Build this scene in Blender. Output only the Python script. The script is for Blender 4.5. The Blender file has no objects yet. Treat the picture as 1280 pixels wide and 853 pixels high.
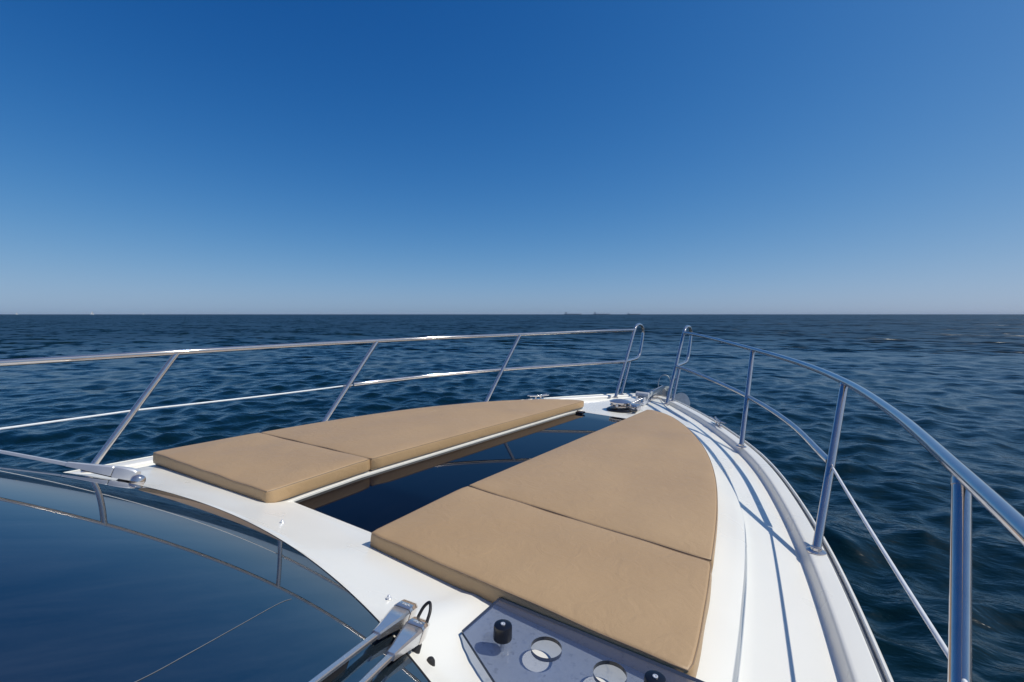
import bpy, bmesh, math, random
import numpy as np
from mathutils import Vector, Matrix

random.seed(7)
rng = np.random.default_rng(29)
S = bpy.context.scene
COL = S.collection
rad = math.radians

# ------------------------------------------------------------------ camera, sky, sun, exposure
YAW = rad(32.4)                 # the lens looks to port of the bow
FOC = 605.0                     # focal length in pixels of a 1280 wide frame
PITCH = math.atan((426.5 - 393.0) / FOC)
DECK = 1.75                     # foredeck above the sea
ROLL = rad(1.778)               # heel of the boat
CAM = Vector((1.811, 0.0, DECK + 1.0))
SUN_AZ, SUN_EL = rad(61.0), rad(50.0)     # from the bow towards starboard

cam = bpy.data.cameras.new('camera'); cam_o = bpy.data.objects.new('camera', cam); COL.objects.link(cam_o)
cam.sensor_width = 36.0; cam.lens = FOC / 1280 * 36.0; cam.clip_start = 0.02; cam.clip_end = 60000
cam_o.location = CAM
cam_o.rotation_euler = (math.pi / 2 - PITCH, 0, YAW)
S.camera = cam_o

W = bpy.data.worlds.new('World'); S.world = W; W.use_nodes = True
nt = W.node_tree; nt.nodes.clear()
sky = nt.nodes.new('ShaderNodeTexSky'); sky.sky_type = 'NISHITA'; sky.sun_disc = False
sky.sun_elevation = SUN_EL; sky.sun_rotation = SUN_AZ
sky.altitude = 0; sky.air_density = 0.6; sky.dust_density = 0.6; sky.ozone_density = 1.0
bg = nt.nodes.new('ShaderNodeBackground'); bg.inputs['Strength'].default_value = 0.1
wo = nt.nodes.new('ShaderNodeOutputWorld')
# the photograph's deep blue rendering of the clear sky: one smooth tone curve per channel, the same in every direction
sep = nt.nodes.new('ShaderNodeSeparateColor'); com = nt.nodes.new('ShaderNodeCombineColor')
nt.links.new(sky.outputs[0], sep.inputs[0])
def wm(op, a, b=None, c=None):
    n = nt.nodes.new('ShaderNodeMath'); n.operation = op
    for i_, v in enumerate((a, b, c)):
        if v is None: continue
        if isinstance(v, (int, float)): n.inputs[i_].default_value = v
        else: nt.links.new(v, n.inputs[i_])
    return n.outputs[0]
for ch, (a_, b_, c_) in enumerate(((-3.7891, 2.3136, -0.4486), (-2.6335, 1.3935, -0.2277), (-1.9999, 1.2529, -0.2486))):
    u_ = wm('MINIMUM', wm('LOGARITHM', wm('MAXIMUM', sep.outputs[ch], 0.02), math.e), 2.5)
    y_ = wm('EXPONENT', wm('MULTIPLY_ADD', u_, wm('MULTIPLY_ADD', u_, c_, b_), a_))
    nt.links.new(wm('MULTIPLY', y_, 10.0), com.inputs[ch])
nt.links.new(com.outputs[0], bg.inputs[0]); nt.links.new(bg.outputs[0], wo.inputs[0])

sl = bpy.data.lights.new('sun', 'SUN'); sl.energy = 3.6; sl.angle = rad(0.53); sl.color = (1.0, 0.95, 0.85)
so = bpy.data.objects.new('sun', sl); COL.objects.link(so)
sd = Vector((math.cos(SUN_EL) * math.sin(SUN_AZ), math.cos(SUN_EL) * math.cos(SUN_AZ), math.sin(SUN_EL)))
so.rotation_euler = sd.to_track_quat('Z', 'Y').to_euler(); so.location = (30, 20, 60)

S.view_settings.view_transform = 'Standard'; S.view_settings.look = 'None'
S.view_settings.exposure = 0.0; S.view_settings.gamma = 1.0; S.view_settings.use_curve_mapping = False
S.render.engine = 'CYCLES'
S.cycles.max_bounces = 10; S.cycles.transparent_max_bounces = 12
S.cycles.use_denoising = True; S.cycles.caustics_reflective = False; S.cycles.caustics_refractive = False

# ------------------------------------------------------------------ materials
MATS = {}
def mat(name):
    m = bpy.data.materials.new(name); m.use_nodes = True
    n = m.node_tree.nodes; n.clear()
    MATS[name] = m
    out = n.new('ShaderNodeOutputMaterial')
    return m, m.node_tree, out
def N(t, kind, **kw):
    n = t.nodes.new(kind)
    for k, v in kw.items():
        if k in n.inputs: n.inputs[k].default_value = v
        else: setattr(n, k, v)
    return n
def ramp(t, src, stops):
    r = t.nodes.new('ShaderNodeValToRGB')
    while len(r.color_ramp.elements) < len(stops): r.color_ramp.elements.new(0.5)
    for e, (p, c) in zip(r.color_ramp.elements, stops):
        e.position = p; e.color = (*c, 1) if len(c) == 3 else c
    t.links.new(src, r.inputs[0]); return r
def simple(name, col, rough=0.4, metal=0.0, noise=0.06, nscale=6.0, bump=0.0, bscale=60.0, coat=0.0, ior=1.5, rough_var=0.0):
    m, t, out = mat(name)
    p = N(t, 'ShaderNodeBsdfPrincipled'); p.inputs['Metallic'].default_value = metal
    p.inputs['IOR'].default_value = ior; p.inputs['Coat Weight'].default_value = coat; p.inputs['Coat Roughness'].default_value = 0.06
    tc = N(t, 'ShaderNodeTexCoord')
    nz = N(t, 'ShaderNodeTexNoise', Scale=nscale, Detail=5.0); t.links.new(tc.outputs['Object'], nz.inputs['Vector'])
    lo = tuple(max(0, c * (1 - noise)) for c in col); hi = tuple(min(1, c * (1 + noise)) for c in col)
    r = ramp(t, nz.outputs['Fac'], [(0.3, lo), (0.7, hi)])
    t.links.new(r.outputs[0], p.inputs['Base Color'])
    rr = ramp(t, nz.outputs['Fac'], [(0.35, (max(0.01, rough - rough_var),) * 3), (0.7, (rough + rough_var,) * 3)])
    t.links.new(rr.outputs[0], p.inputs['Roughness'])
    if bump:
        nb = N(t, 'ShaderNodeTexNoise', Scale=bscale, Detail=3.0); t.links.new(tc.outputs['Object'], nb.inputs['Vector'])
        b = N(t, 'ShaderNodeBump', Strength=1.0, Distance=bump); t.links.new(nb.outputs['Fac'], b.inputs['Height'])
        t.links.new(b.outputs[0], p.inputs['Normal'])
    t.links.new(p.outputs[0], out.inputs[0])
    return m
simple('gelcoat', (0.82, 0.805, 0.74), rough=0.32, noise=0.012, nscale=2.2, coat=0.15, rough_var=0.07, bump=0.0004, bscale=5.0)
simple('chrome', (0.66, 0.61, 0.58), rough=0.045, metal=0.86, noise=0.04, nscale=18, rough_var=0.006)
simple('satin_steel', (0.74, 0.75, 0.77), rough=0.36, metal=0.5, noise=0.03, nscale=25, rough_var=0.03)
simple('brushed_steel', (0.66, 0.66, 0.68), rough=0.24, metal=0.85, noise=0.03, nscale=25, rough_var=0.03)
simple('galvanised', (0.50, 0.54, 0.55), rough=0.45, metal=0.2, noise=0.12, nscale=30, rough_var=0.08, bump=0.0006, bscale=60)
simple('black_rubber', (0.012, 0.012, 0.014), rough=0.55, noise=0.25, nscale=40, bump=0.0004, bscale=120)
simple('black_plastic', (0.008, 0.009, 0.014), rough=0.28, noise=0.2, nscale=30)
simple('grey_seal', (0.16, 0.17, 0.185), rough=0.5, noise=0.15, nscale=30)
simple('pale_grey', (0.52, 0.53, 0.545), rough=0.45, noise=0.1, nscale=20)
simple('white_wire', (0.75, 0.77, 0.79), rough=0.35, noise=0.05, nscale=30)
simple('acrylic_edge', (0.02, 0.026, 0.04), rough=0.15, noise=0.1, nscale=30)
simple('emblem', (0.75, 0.78, 0.82), rough=0.4)
simple('ship_red', (0.16, 0.085, 0.075), rough=0.6, noise=0.1, nscale=0.05)
simple('ship_grey', (0.16, 0.18, 0.22), rough=0.6, noise=0.1, nscale=0.05)
simple('ship_white', (0.7, 0.7, 0.7), rough=0.5, noise=0.05, nscale=0.05)
simple('sail_white', (0.82, 0.82, 0.80), rough=0.7, noise=0.03, nscale=1)

def glass_mat(name, col, ior, rough, spots=0.0, tint=(1, 1, 1), film_=0.024):
    m, t, out = mat(name)
    p = N(t, 'ShaderNodeBsdfPrincipled'); p.inputs['IOR'].default_value = ior
    p.inputs['Specular Tint'].default_value = (*tint, 1)
    tc = N(t, 'ShaderNodeTexCoord')
    nz = N(t, 'ShaderNodeTexNoise', Scale=3.0, Detail=6.0); t.links.new(tc.outputs['Object'], nz.inputs['Vector'])
    r = ramp(t, nz.outputs['Fac'], [(0.3, tuple(c * 0.8 for c in col)), (0.75, tuple(c * 1.25 for c in col))])
    t.links.new(r.outputs[0], p.inputs['Base Color'])
    sm_ = N(t, 'ShaderNodeMapping'); sm_.inputs['Scale'].default_value = (5.0, 0.9, 1.0); t.links.new(tc.outputs['Object'], sm_.inputs['Vector'])
    sn = N(t, 'ShaderNodeTexNoise', Scale=2.2, Detail=9.0, Roughness=0.7, Distortion=0.5); t.links.new(sm_.outputs[0], sn.inputs['Vector'])
    film = ramp(t, sn.outputs['Fac'], [(0.34, (0, 0, 0)), (0.80, (film_ * 0.9, film_, film_ * 1.1))])
    ad = N(t, 'ShaderNodeMix', data_type='RGBA', blend_type='ADD'); ad.inputs[0].default_value = 1.0
    t.links.new(r.outputs[0], ad.inputs[6]); t.links.new(film.outputs[0], ad.inputs[7]); t.links.new(ad.outputs[2], p.inputs['Base Color'])
    n2 = N(t, 'ShaderNodeTexNoise', Scale=11.0, Detail=8.0, Roughness=0.65); t.links.new(tc.outputs['Object'], n2.inputs['Vector'])
    rr = ramp(t, n2.outputs['Fac'], [(0.45, (rough,) * 3), (0.75, (rough + spots,) * 3)])
    t.links.new(rr.outputs[0], p.inputs['Roughness'])
    t.links.new(p.outputs[0], out.inputs[0])
    return m
glass_mat('windscreen_glass', (0.005, 0.012, 0.020), 2.4, 0.012, 0.03)
glass_mat('skylight_glass', (0.002, 0.0035, 0.009), 1.24, 0.012, 0.03, film_=0.002)

def acrylic():
    m, t, out = mat('tinted_acrylic')
    tc = N(t, 'ShaderNodeTexCoord')
    nz = N(t, 'ShaderNodeTexNoise', Scale=55.0, Detail=4.0, Roughness=0.6); t.links.new(tc.outputs['Object'], nz.inputs['Vector'])
    dirt = ramp(t, nz.outputs['Fac'], [(0.60, (0.80, 0.835, 0.90)), (0.67, (0.62, 0.66, 0.74))])
    tr = N(t, 'ShaderNodeBsdfTransparent'); t.links.new(dirt.outputs[0], tr.inputs[0])
    gl = N(t, 'ShaderNodeBsdfGlossy', Roughness=0.05)
    df = N(t, 'ShaderNodeBsdfDiffuse'); df.inputs[0].default_value = (0.16, 0.20, 0.32, 1)
    lw = N(t, 'ShaderNodeLayerWeight', Blend=0.5)
    pw = N(t, 'ShaderNodeMath', operation='POWER'); pw.inputs[1].default_value = 4.0; t.links.new(lw.outputs['Facing'], pw.inputs[0])
    fr = N(t, 'ShaderNodeMath', operation='MULTIPLY_ADD'); fr.inputs[1].default_value = 0.5; fr.inputs[2].default_value = 0.03; t.links.new(pw.outputs[0], fr.inputs[0])
    mx0 = N(t, 'ShaderNodeMixShader'); mx0.inputs[0].default_value = 0.17
    t.links.new(tr.outputs[0], mx0.inputs[1]); t.links.new(df.outputs[0], mx0.inputs[2])
    mx = N(t, 'ShaderNodeMixShader')
    t.links.new(fr.outputs[0], mx.inputs[0]); t.links.new(mx0.outputs[0], mx.inputs[1]); t.links.new(gl.outputs[0], mx.inputs[2])
    t.links.new(mx.outputs[0], out.inputs[0])
acrylic()

def vinyl():
    m, t, out = mat('tan_vinyl')
    tc = N(t, 'ShaderNodeTexCoord')
    p = N(t, 'ShaderNodeBsdfPrincipled'); p.inputs['IOR'].default_value = 1.48
    big = N(t, 'ShaderNodeTexNoise', Scale=1.6, Detail=6.0, Roughness=0.62); t.links.new(tc.outputs['Object'], big.inputs['Vector'])
    r = ramp(t, big.outputs['Fac'], [(0.28, (0.425, 0.280, 0.146)), (0.5, (0.445, 0.297, 0.158)), (0.74, (0.468, 0.316, 0.171))])
    fine = N(t, 'ShaderNodeTexNoise', Scale=420.0, Detail=2.0); t.links.new(tc.outputs['Object'], fine.inputs['Vector'])
    fr_ = ramp(t, fine.outputs['Fac'], [(0.3, (0.93, 0.93, 0.93)), (0.7, (1.05, 1.05, 1.05))])
    mm = N(t, 'ShaderNodeMix', data_type='RGBA', blend_type='MULTIPLY'); mm.inputs[0].default_value = 1.0
    t.links.new(r.outputs[0], mm.inputs[6]); t.links.new(fr_.outputs[0], mm.inputs[7])
    t.links.new(mm.outputs[2], p.inputs['Base Color'])
    rr = ramp(t, big.outputs['Fac'], [(0.3, (0.42,) * 3), (0.7, (0.56,) * 3)]); t.links.new(rr.outputs[0], p.inputs['Roughness'])
    pk = N(t, 'ShaderNodeTexNoise', Scale=11.0, Detail=5.0, Roughness=0.55, Distortion=1.4); t.links.new(tc.outputs['Object'], pk.inputs['Vector'])
    b1 = N(t, 'ShaderNodeBump', Strength=1.0, Distance=0.0032); t.links.new(pk.outputs['Fac'], b1.inputs['Height'])
    b2 = N(t, 'ShaderNodeBump', Strength=0.5, Distance=0.0006); t.links.new(fine.outputs['Fac'], b2.inputs['Height'])
    t.links.new(b1.outputs[0], b2.inputs['Normal']); t.links.new(b2.outputs[0], p.inputs['Normal'])
    t.links.new(p.outputs[0], out.inputs[0])
vinyl()
simple('tan_welt', (0.30, 0.205, 0.125), rough=0.5, noise=0.1, nscale=20)

def sea_mat():
    m, t, out = mat('sea_water')
    L = t.links.new
    tc = N(t, 'ShaderNodeTexCoord')
    p = N(t, 'ShaderNodeBsdfPrincipled'); p.inputs['IOR'].default_value = 1.333
    p.inputs['Roughness'].default_value = 0.07
    n0 = N(t, 'ShaderNodeTexNoise', Scale=0.06, Detail=3.0); L(tc.outputs['Object'], n0.inputs['Vector'])
    r = ramp(t, n0.outputs['Fac'], [(0.3, (0.0013, 0.0095, 0.0125)), (0.7, (0.0020, 0.0130, 0.0170))])
    L(r.outputs[0], p.inputs['Base Color'])
    mp = N(t, 'ShaderNodeMapping'); mp.inputs['Rotation'].default_value = (0, 0, -YAW - rad(8)); mp.inputs['Scale'].default_value = (0.55, 1.0, 1.0)
    L(tc.outputs['Object'], mp.inputs['Vector'])
    # small ripples as bump
    prev = None
    for sc, dist, det in ((2.1, BUMP[0], 4.0), (7.5, BUMP[1], 3.0)):
        nz = N(t, 'ShaderNodeTexNoise', Scale=sc, Detail=det, Roughness=0.55, Distortion=0.4)
        L(mp.outputs[0], nz.inputs['Vector'])
        b = N(t, 'ShaderNodeBump', Strength=1.0, Distance=dist); L(nz.outputs['Fac'], b.inputs['Height'])
        if prev: L(prev.outputs[0], b.inputs['Normal'])
        prev = b
    # far out the mesh can no longer carry the chop: its slopes go on as a random tilt of the surface
    dist = N(t, 'ShaderNodeVectorMath', operation='LENGTH'); L(tc.outputs['Object'], dist.inputs[0])
    mr = N(t, 'ShaderNodeMapRange'); mr.interpolation_type = 'SMOOTHSTEP'
    mr.inputs['From Min'].default_value = 6; mr.inputs['From Max'].default_value = 65
    L(dist.outputs['Value'], mr.inputs['Value'])
    mq = N(t, 'ShaderNodeMapRange'); mq.interpolation_type = 'SMOOTHSTEP'
    for k, v in (('From Min', 2), ('From Max', 90), ('To Min', 0.13), ('To Max', 0.37)): mq.inputs[k].default_value = v
    L(dist.outputs['Value'], mq.inputs['Value']); L(mq.outputs[0], p.inputs['Roughness'])
    acc = None
    for sc, amp in ((1.1, TILT[0]), (0.38, TILT[1]), (0.11, TILT[2]), (0.028, TILT[3]), (0.006, TILT[4])):
        nz = N(t, 'ShaderNodeTexNoise', Scale=sc, Detail=2.5, Roughness=0.6); L(mp.outputs[0], nz.inputs['Vector'])
        sb = N(t, 'ShaderNodeVectorMath', operation='SUBTRACT'); sb.inputs[1].default_value = (0.5, 0.5, 0.5); L(nz.outputs['Color'], sb.inputs[0])
        ml = N(t, 'ShaderNodeVectorMath', operation='MULTIPLY'); ml.inputs[1].default_value = (amp, amp, 0); L(sb.outputs[0], ml.inputs[0])
        if acc:
            ad = N(t, 'ShaderNodeVectorMath', operation='ADD'); L(acc.outputs[0], ad.inputs[0]); L(ml.outputs[0], ad.inputs[1]); acc = ad
        else: acc = ml
    scl = N(t, 'ShaderNodeVectorMath', operation='SCALE'); L(acc.outputs[0], scl.inputs[0]); L(mr.outputs[0], scl.inputs['Scale'])
    ad = N(t, 'ShaderNodeVectorMath', operation='ADD'); L(prev.outputs[0], ad.inputs[0]); L(scl.outputs[0], ad.inputs[1])
    nm = N(t, 'ShaderNodeVectorMath', operation='NORMALIZE'); L(ad.outputs[0], nm.inputs[0])
    L(nm.outputs[0], p.inputs['Normal'])
    L(p.outputs[0], out.inputs[0])
BUMP = (0.055, 0.012); TILT = (2.0, 2.3, 1.3, 0.4, 0.1)
sea_mat()

# ------------------------------------------------------------------ mesh helpers
def mesh(name, verts, faces, material, parent=None, smooth=True, angle=None):
    me = bpy.data.meshes.new(name)
    me.from_pydata([tuple(map(float, v)) for v in verts], [], [tuple(map(int, f)) for f in faces]); me.update()
    if smooth: me.polygons.foreach_set('use_smooth', [True] * len(me.polygons))
    o = bpy.data.objects.new(name, me); COL.objects.link(o)
    me.materials.append(MATS[material])
    if parent: o.parent = parent
    if smooth and angle: sharp(me, angle)
    return o
def sharp(me, angle):
    bm = bmesh.new(); bm.from_mesh(me)
    for e in bm.edges:
        if len(e.link_faces) == 2 and e.calc_face_angle(0) > rad(angle): e.smooth = False
    bm.to_mesh(me); bm.free()
def tag(o, label=None, cat=None, group=None, kind=None):
    for k, v in (('label', label), ('category', cat), ('group', group), ('kind', kind)):
        if v: o[k] = v
    return o
def empty(name, loc=(0, 0, 0), parent=None):
    o = bpy.data.objects.new(name, None); COL.objects.link(o); o.location = loc; o.empty_display_size = 0.1
    if parent: o.parent = parent
    return o
def catmull(pts, n=8):
    P = [np.array(p, float) for p in pts]; P = [2 * P[0] - P[1]] + P + [2 * P[-1] - P[-2]]
    out = []
    for i in range(1, len(P) - 2):
        a, b, c, d = P[i - 1:i + 3]
        ta = max(np.linalg.norm(b - a), 1e-6) ** .5; tb = max(np.linalg.norm(c - b), 1e-6) ** .5; td = max(np.linalg.norm(d - c), 1e-6) ** .5
        m1 = tb * ((b - a) / ta - (c - a) / (ta + tb) + (c - b) / tb)
        m2 = tb * ((c - b) / tb - (d - b) / (tb + td) + (d - c) / td)
        for k in range(n):
            t = k / n
            out.append((2 * t**3 - 3 * t**2 + 1) * b + (t**3 - 2 * t**2 + t) * m1 + (-2 * t**3 + 3 * t**2) * c + (t**3 - t**2) * m2)
    out.append(P[-2]); return out
class MB:
    def __init__(s): s.v = []; s.f = []
    def add(s, v, f):
        o = len(s.v); s.v += [tuple(x) for x in v]; s.f += [tuple(i + o for i in q) for q in f]; return s
    def tube(s, pts, r, n=14, cap=True, flat=1.0):
        P = [np.array(p, float) for p in pts]; m = len(P)
        T = []
        for i in range(m):
            a = P[min(i + 1, m - 1)] - P[max(i - 1, 0)]; T.append(a / (np.linalg.norm(a) + 1e-12))
        ref = np.array([0, 0, 1.]) if abs(T[0][2]) < .9 else np.array([0, 1., 0])
        u = np.cross(ref, T[0]); u /= np.linalg.norm(u)
        v = []; f = []
        for i in range(m):
            u = u - T[i] * (u @ T[i]); u /= np.linalg.norm(u); w = np.cross(T[i], u)
            ri = r[i] if hasattr(r, '__len__') else r
            for k in range(n):
                a = 2 * math.pi * k / n
                v.append(P[i] + ri * (math.cos(a) * u + math.sin(a) * w * flat))
        for i in range(m - 1):
            for k in range(n):
                f.append((i * n + k, i * n + (k + 1) % n, (i + 1) * n + (k + 1) % n, (i + 1) * n + k))
        if cap: f.append(tuple(range(n))[::-1]); f.append(tuple((m - 1) * n + k for k in range(n)))
        return s.add(v, f)
    def lathe(s, prof, n=24, M=None):
        v = []; f = []
        for (r, z) in prof:
            for k in range(n):
                a = 2 * math.pi * k / n; v.append((r * math.cos(a), r * math.sin(a), z))
        for i in range(len(prof) - 1):
            for k in range(n):
                f.append((i * n + k, i * n + (k + 1) % n, (i + 1) * n + (k + 1) % n, (i + 1) * n + k))
        f.append(tuple(range(n))[::-1]); f.append(tuple((len(prof) - 1) * n + k for k in range(n)))
        if M is not None: v = [tuple(M @ Vector(p)) for p in v]
        return s.add(v, f)
    def box(s, c, d, M=None, bev=0.0):
        x, y, z = (q / 2 for q in d); b = min(bev, x * .9, y * .9, z * .9)
        bm = bmesh.new(); bmesh.ops.create_cube(bm, size=1.0)
        for q in bm.verts: q.co = Vector((q.co.x * d[0], q.co.y * d[1], q.co.z * d[2]))
        if b > 0: bmesh.ops.bevel(bm, geom=list(bm.edges), offset=b, segments=3, profile=0.5, affect='EDGES')
        bm.verts.index_update()
        vs = [(M @ (q.co + Vector(c)) if M is not None else q.co + Vector(c)) for q in bm.verts]
        fs = [tuple(q.index for q in fc.verts) for fc in bm.faces]; bm.free()
        return s.add(vs, fs)
    def loft(s, rings, cap=True, closed=True):
        n = len(rings[0]); v = [p for r in rings for p in r]; f = []
        for i in range(len(rings) - 1):
            for k in range(n if closed else n - 1):
                f.append((i * n + k, i * n + (k + 1) % n, (i + 1) * n + (k + 1) % n, (i + 1) * n + k))
        if cap: f.append(tuple(range(n))[::-1]); f.append(tuple((len(rings) - 1) * n + k for k in range(n)))
        return s.add(v, f)
    def build(s, name, material, parent=None, smooth=True, angle=38):
        return mesh(name, s.v, s.f, material, parent, smooth, angle)
def lerp_tab(tab):
    ys = np.array([t[0] for t in tab], float); xs = np.array([t[1] for t in tab], float)
    # monotone cubic
    h = np.diff(ys); d = np.diff(xs) / h; m = np.zeros(len(ys)); m[0] = d[0]; m[-1] = d[-1]
    for i in range(1, len(ys) - 1):
        if d[i - 1] * d[i] > 0:
            w1 = 2 * h[i] + h[i - 1]; w2 = h[i] + 2 * h[i - 1]; m[i] = (w1 + w2) / (w1 / d[i - 1] + w2 / d[i])
    def fn(y):
        y = min(max(y, ys[0]), ys[-1]); i = min(max(int(np.searchsorted(ys, y)) - 1, 0), len(h) - 1)
        t = (y - ys[i]) / h[i]
        return float((2*t**3-3*t**2+1)*xs[i] + (t**3-2*t**2+t)*h[i]*m[i] + (-2*t**3+3*t**2)*xs[i+1] + (t**3-t**2)*h[i]*m[i+1])
    return fn
def sm(t): t = min(max(t, 0.0), 1.0); return t * t * (3 - 2 * t)

# ------------------------------------------------------------------ sea (structure)
def build_sea():
    cx, cy = CAM.x, CAM.y
    # rings: dense near, coarse far; columns: dense in the forward port quarter, coarse astern
    r = [0.6]
    while r[-1] < 420: r.append(r[-1] * 1.0062 + 0.004)
    while r[-1] < 32000: r.append(r[-1] * 1.07)
    r = np.array(r)
    fwd = math.pi / 2 + YAW
    a1 = np.linspace(fwd - rad(66), fwd + rad(66), 760)
    a2 = np.linspace(fwd + rad(66), fwd - rad(66) + 2 * math.pi, 130)[1:-1]
    a = np.concatenate([a1, a2]); na = len(a)
    R, A = np.meshgrid(r, a, indexing='ij')
    X = cx + R * np.cos(A); Y = cy + R * np.sin(A); Z = np.zeros_like(X); DX = np.zeros_like(X); DY = np.zeros_like(X)
    spacing = np.gradient(r)
    wind = fwd + rad(14)
    comps = []
    for i in range(120):
        lam = 0.22 * (8.0 / 0.22) ** (i / 119.0) * rng.uniform(0.93, 1.07)
        th = wind + rng.normal(0, 0.75)
        k = 2 * math.pi / lam
        slope = 0.036 if lam < 0.4 else (0.040 if lam < 1.0 else 0.040 * (1.0 / lam) ** 1.05)
        comps.append((k, th, slope / k * rng.uniform(0.5, 1.35), rng.uniform(0, 2 * math.pi), lam))
    # slowly varying gustiness so the chop is patchy
    gust = 1 + 0.28 * np.sin(X * 0.11 + 1.3 + 1.7 * np.sin(Y * 0.07)) * np.sin(Y * 0.13 + 0.4) + 0.2 * np.sin(X * 0.031 - Y * 0.043)
    for k, th, amp, ph, lam in comps:
        fade = np.clip((lam / 2.6 - spacing) / (lam / 5.0), 0, 1)
        rows = np.nonzero(fade > 0)[0]
        if len(rows) == 0: continue
        e = rows[-1] + 1
        p = k * (X[:e] * math.cos(th) + Y[:e] * math.sin(th)) + ph
        g = amp * fade[:e, None] * gust[:e]
        Z[:e] += g * np.sin(p); c = 0.45 * g * np.cos(p)
        DX[:e] += c * math.cos(th); DY[:e] += c * math.sin(th)
    X = X + DX; Y = Y + DY
    V = np.stack([X, Y, Z], -1).reshape(-1, 3)
    nr = len(r)
    i, j = np.meshgrid(np.arange(nr - 1), np.arange(na), indexing='ij'); j2 = (j + 1) % na
    Q = np.stack([i * na + j, (i + 1) * na + j, (i + 1) * na + j2, i * na + j2], -1).reshape(-1, 4)
    me = bpy.data.meshes.new('sea')
    me.vertices.add(len(V)); me.vertices.foreach_set('co', V.astype(np.float32).ravel())
    me.loops.add(Q.size); me.loops.foreach_set('vertex_index', Q.astype(np.int32).ravel())
    me.polygons.add(len(Q)); me.polygons.foreach_set('loop_start', np.arange(0, Q.size, 4, dtype=np.int32))
    try: me.polygons.foreach_set('loop_total', np.full(len(Q), 4, dtype=np.int32))
    except Exception: pass
    me.update(calc_edges=True); me.validate()
    me.polygons.foreach_set('use_smooth', np.ones(len(me.polygons), dtype=bool))
    o = bpy.data.objects.new('sea', me); COL.objects.link(o); me.materials.append(MATS['sea_water'])
    o['kind'] = 'structure'; o['label'] = 'dark blue choppy open sea reaching to the horizon'
build_sea()

# ------------------------------------------------------------------ the yacht: shared shape functions (boat frame: x starboard, y bow, z up)
GUN = lerp_tab([(-6, 2.32), (-3, 2.32), (-1, 2.29), (0, 2.235), (1.0, 2.13), (1.8, 2.032), (2.51, 1.922), (3.31, 1.747), (4.07, 1.517), (5.1, 1.014), (5.8, 0.56), (6.15, 0.28), (6.3, 0.10)])
PADX = lerp_tab([(-6, 1.55), (1.27, 1.555), (1.6, 1.53), (1.9, 1.495), (2.3, 1.445), (2.75, 1.37), (3.3, 1.235), (3.9, 1.02), (4.4, 0.785), (4.72, 0.585), (4.86, 0.45), (4.9, 0.40)])
CREASE = lerp_tab([(-6, 1.66), (0, 1.66), (1.5, 1.636), (1.9, 1.606), (2.28, 1.575), (2.58, 1.537), (2.97, 1.452), (3.4, 1.33), (4.0, 1.15), (4.6, 0.92), (5.1, 0.66), (5.6, 0.35), (6.3, 0.05)])
TH = 0.086; ZG = -0.102
def padz(x, y):
    zi = 0.167 - 0.0405 * max(0.0, y - 1.8); zo = 0.132 - 0.010 * max(0.0, y - 1.8)
    return zi + (zo - zi) * min(max((abs(x) - 0.355) / 1.15, 0), 1)
def yedge(x): return 0.955 - 0.16 * x * x
def drop(x): return 3.0 * max(0.0, abs(x) - 1.42) ** 2
def glassz(x, y):
    d = yedge(x) - y
    return 0.232 + 0.47 * d - 0.075 * d * abs(d) - drop(x)
def platform(x, y):
    yy = min(y, 4.95)
    return padz(x, yy) - TH
def deckz(x, y):
    ax = abs(x); c = CREASE(y); g = GUN(y) - 0.125
    zfoot = -0.045; zg = ZG
    hs = sm((3.9 - y) / 1.3)
    if ax <= c:
        z = platform(ax, y)
        px = PADX(y)
        if y > 4.4:
            z = z * (1 - sm((y - 4.4) / 0.8)) + (-0.062) * sm((y - 4.4) / 0.8)
        zsh = (zfoot + 0.058 * hs)
        if ax > px - 0.02 and y < 4.9:
            t = sm((ax - (px - 0.02)) / max(c - px + 0.02, 0.02)); z = z * (1 - t) + zsh * t
        if y < 1.37:
            ye = yedge(ax); t = (1.37 - y) / max(1.37 - ye, 0.05)
            up = 0.150 * (min(t, 1.0) ** (1.35 + 4.5 * sm((x - 0.86) / 0.2))) * (1 - sm((ax - 1.35) / 0.28))
            z = z + up
            z += 0.020 * sm((x - 0.80) / 0.15) * sm((1.32 - y) / 0.06) * (1 - sm((x - 1.58) / 0.05)) * sm((y - 0.72) / 0.1)
            if y < ye: z = min(z, glassz(ax, y) - 0.03)
        return z
    t = (ax - c) / max(g - c, 1e-3)
    if t >= 1: return zg
    foot = zfoot
    return foot + (zg - foot) * t

yacht = empty('motor_yacht', (0, 0, DECK)); yacht.rotation_euler = (0, ROLL, 0)
tag(yacht, 'white motor yacht foredeck with polished steel guard rails and dark raked windscreen', 'yacht')
RM = Matrix.Translation((0, 0, DECK)) @ Matrix.Rotation(ROLL, 4, 'Y')

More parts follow.
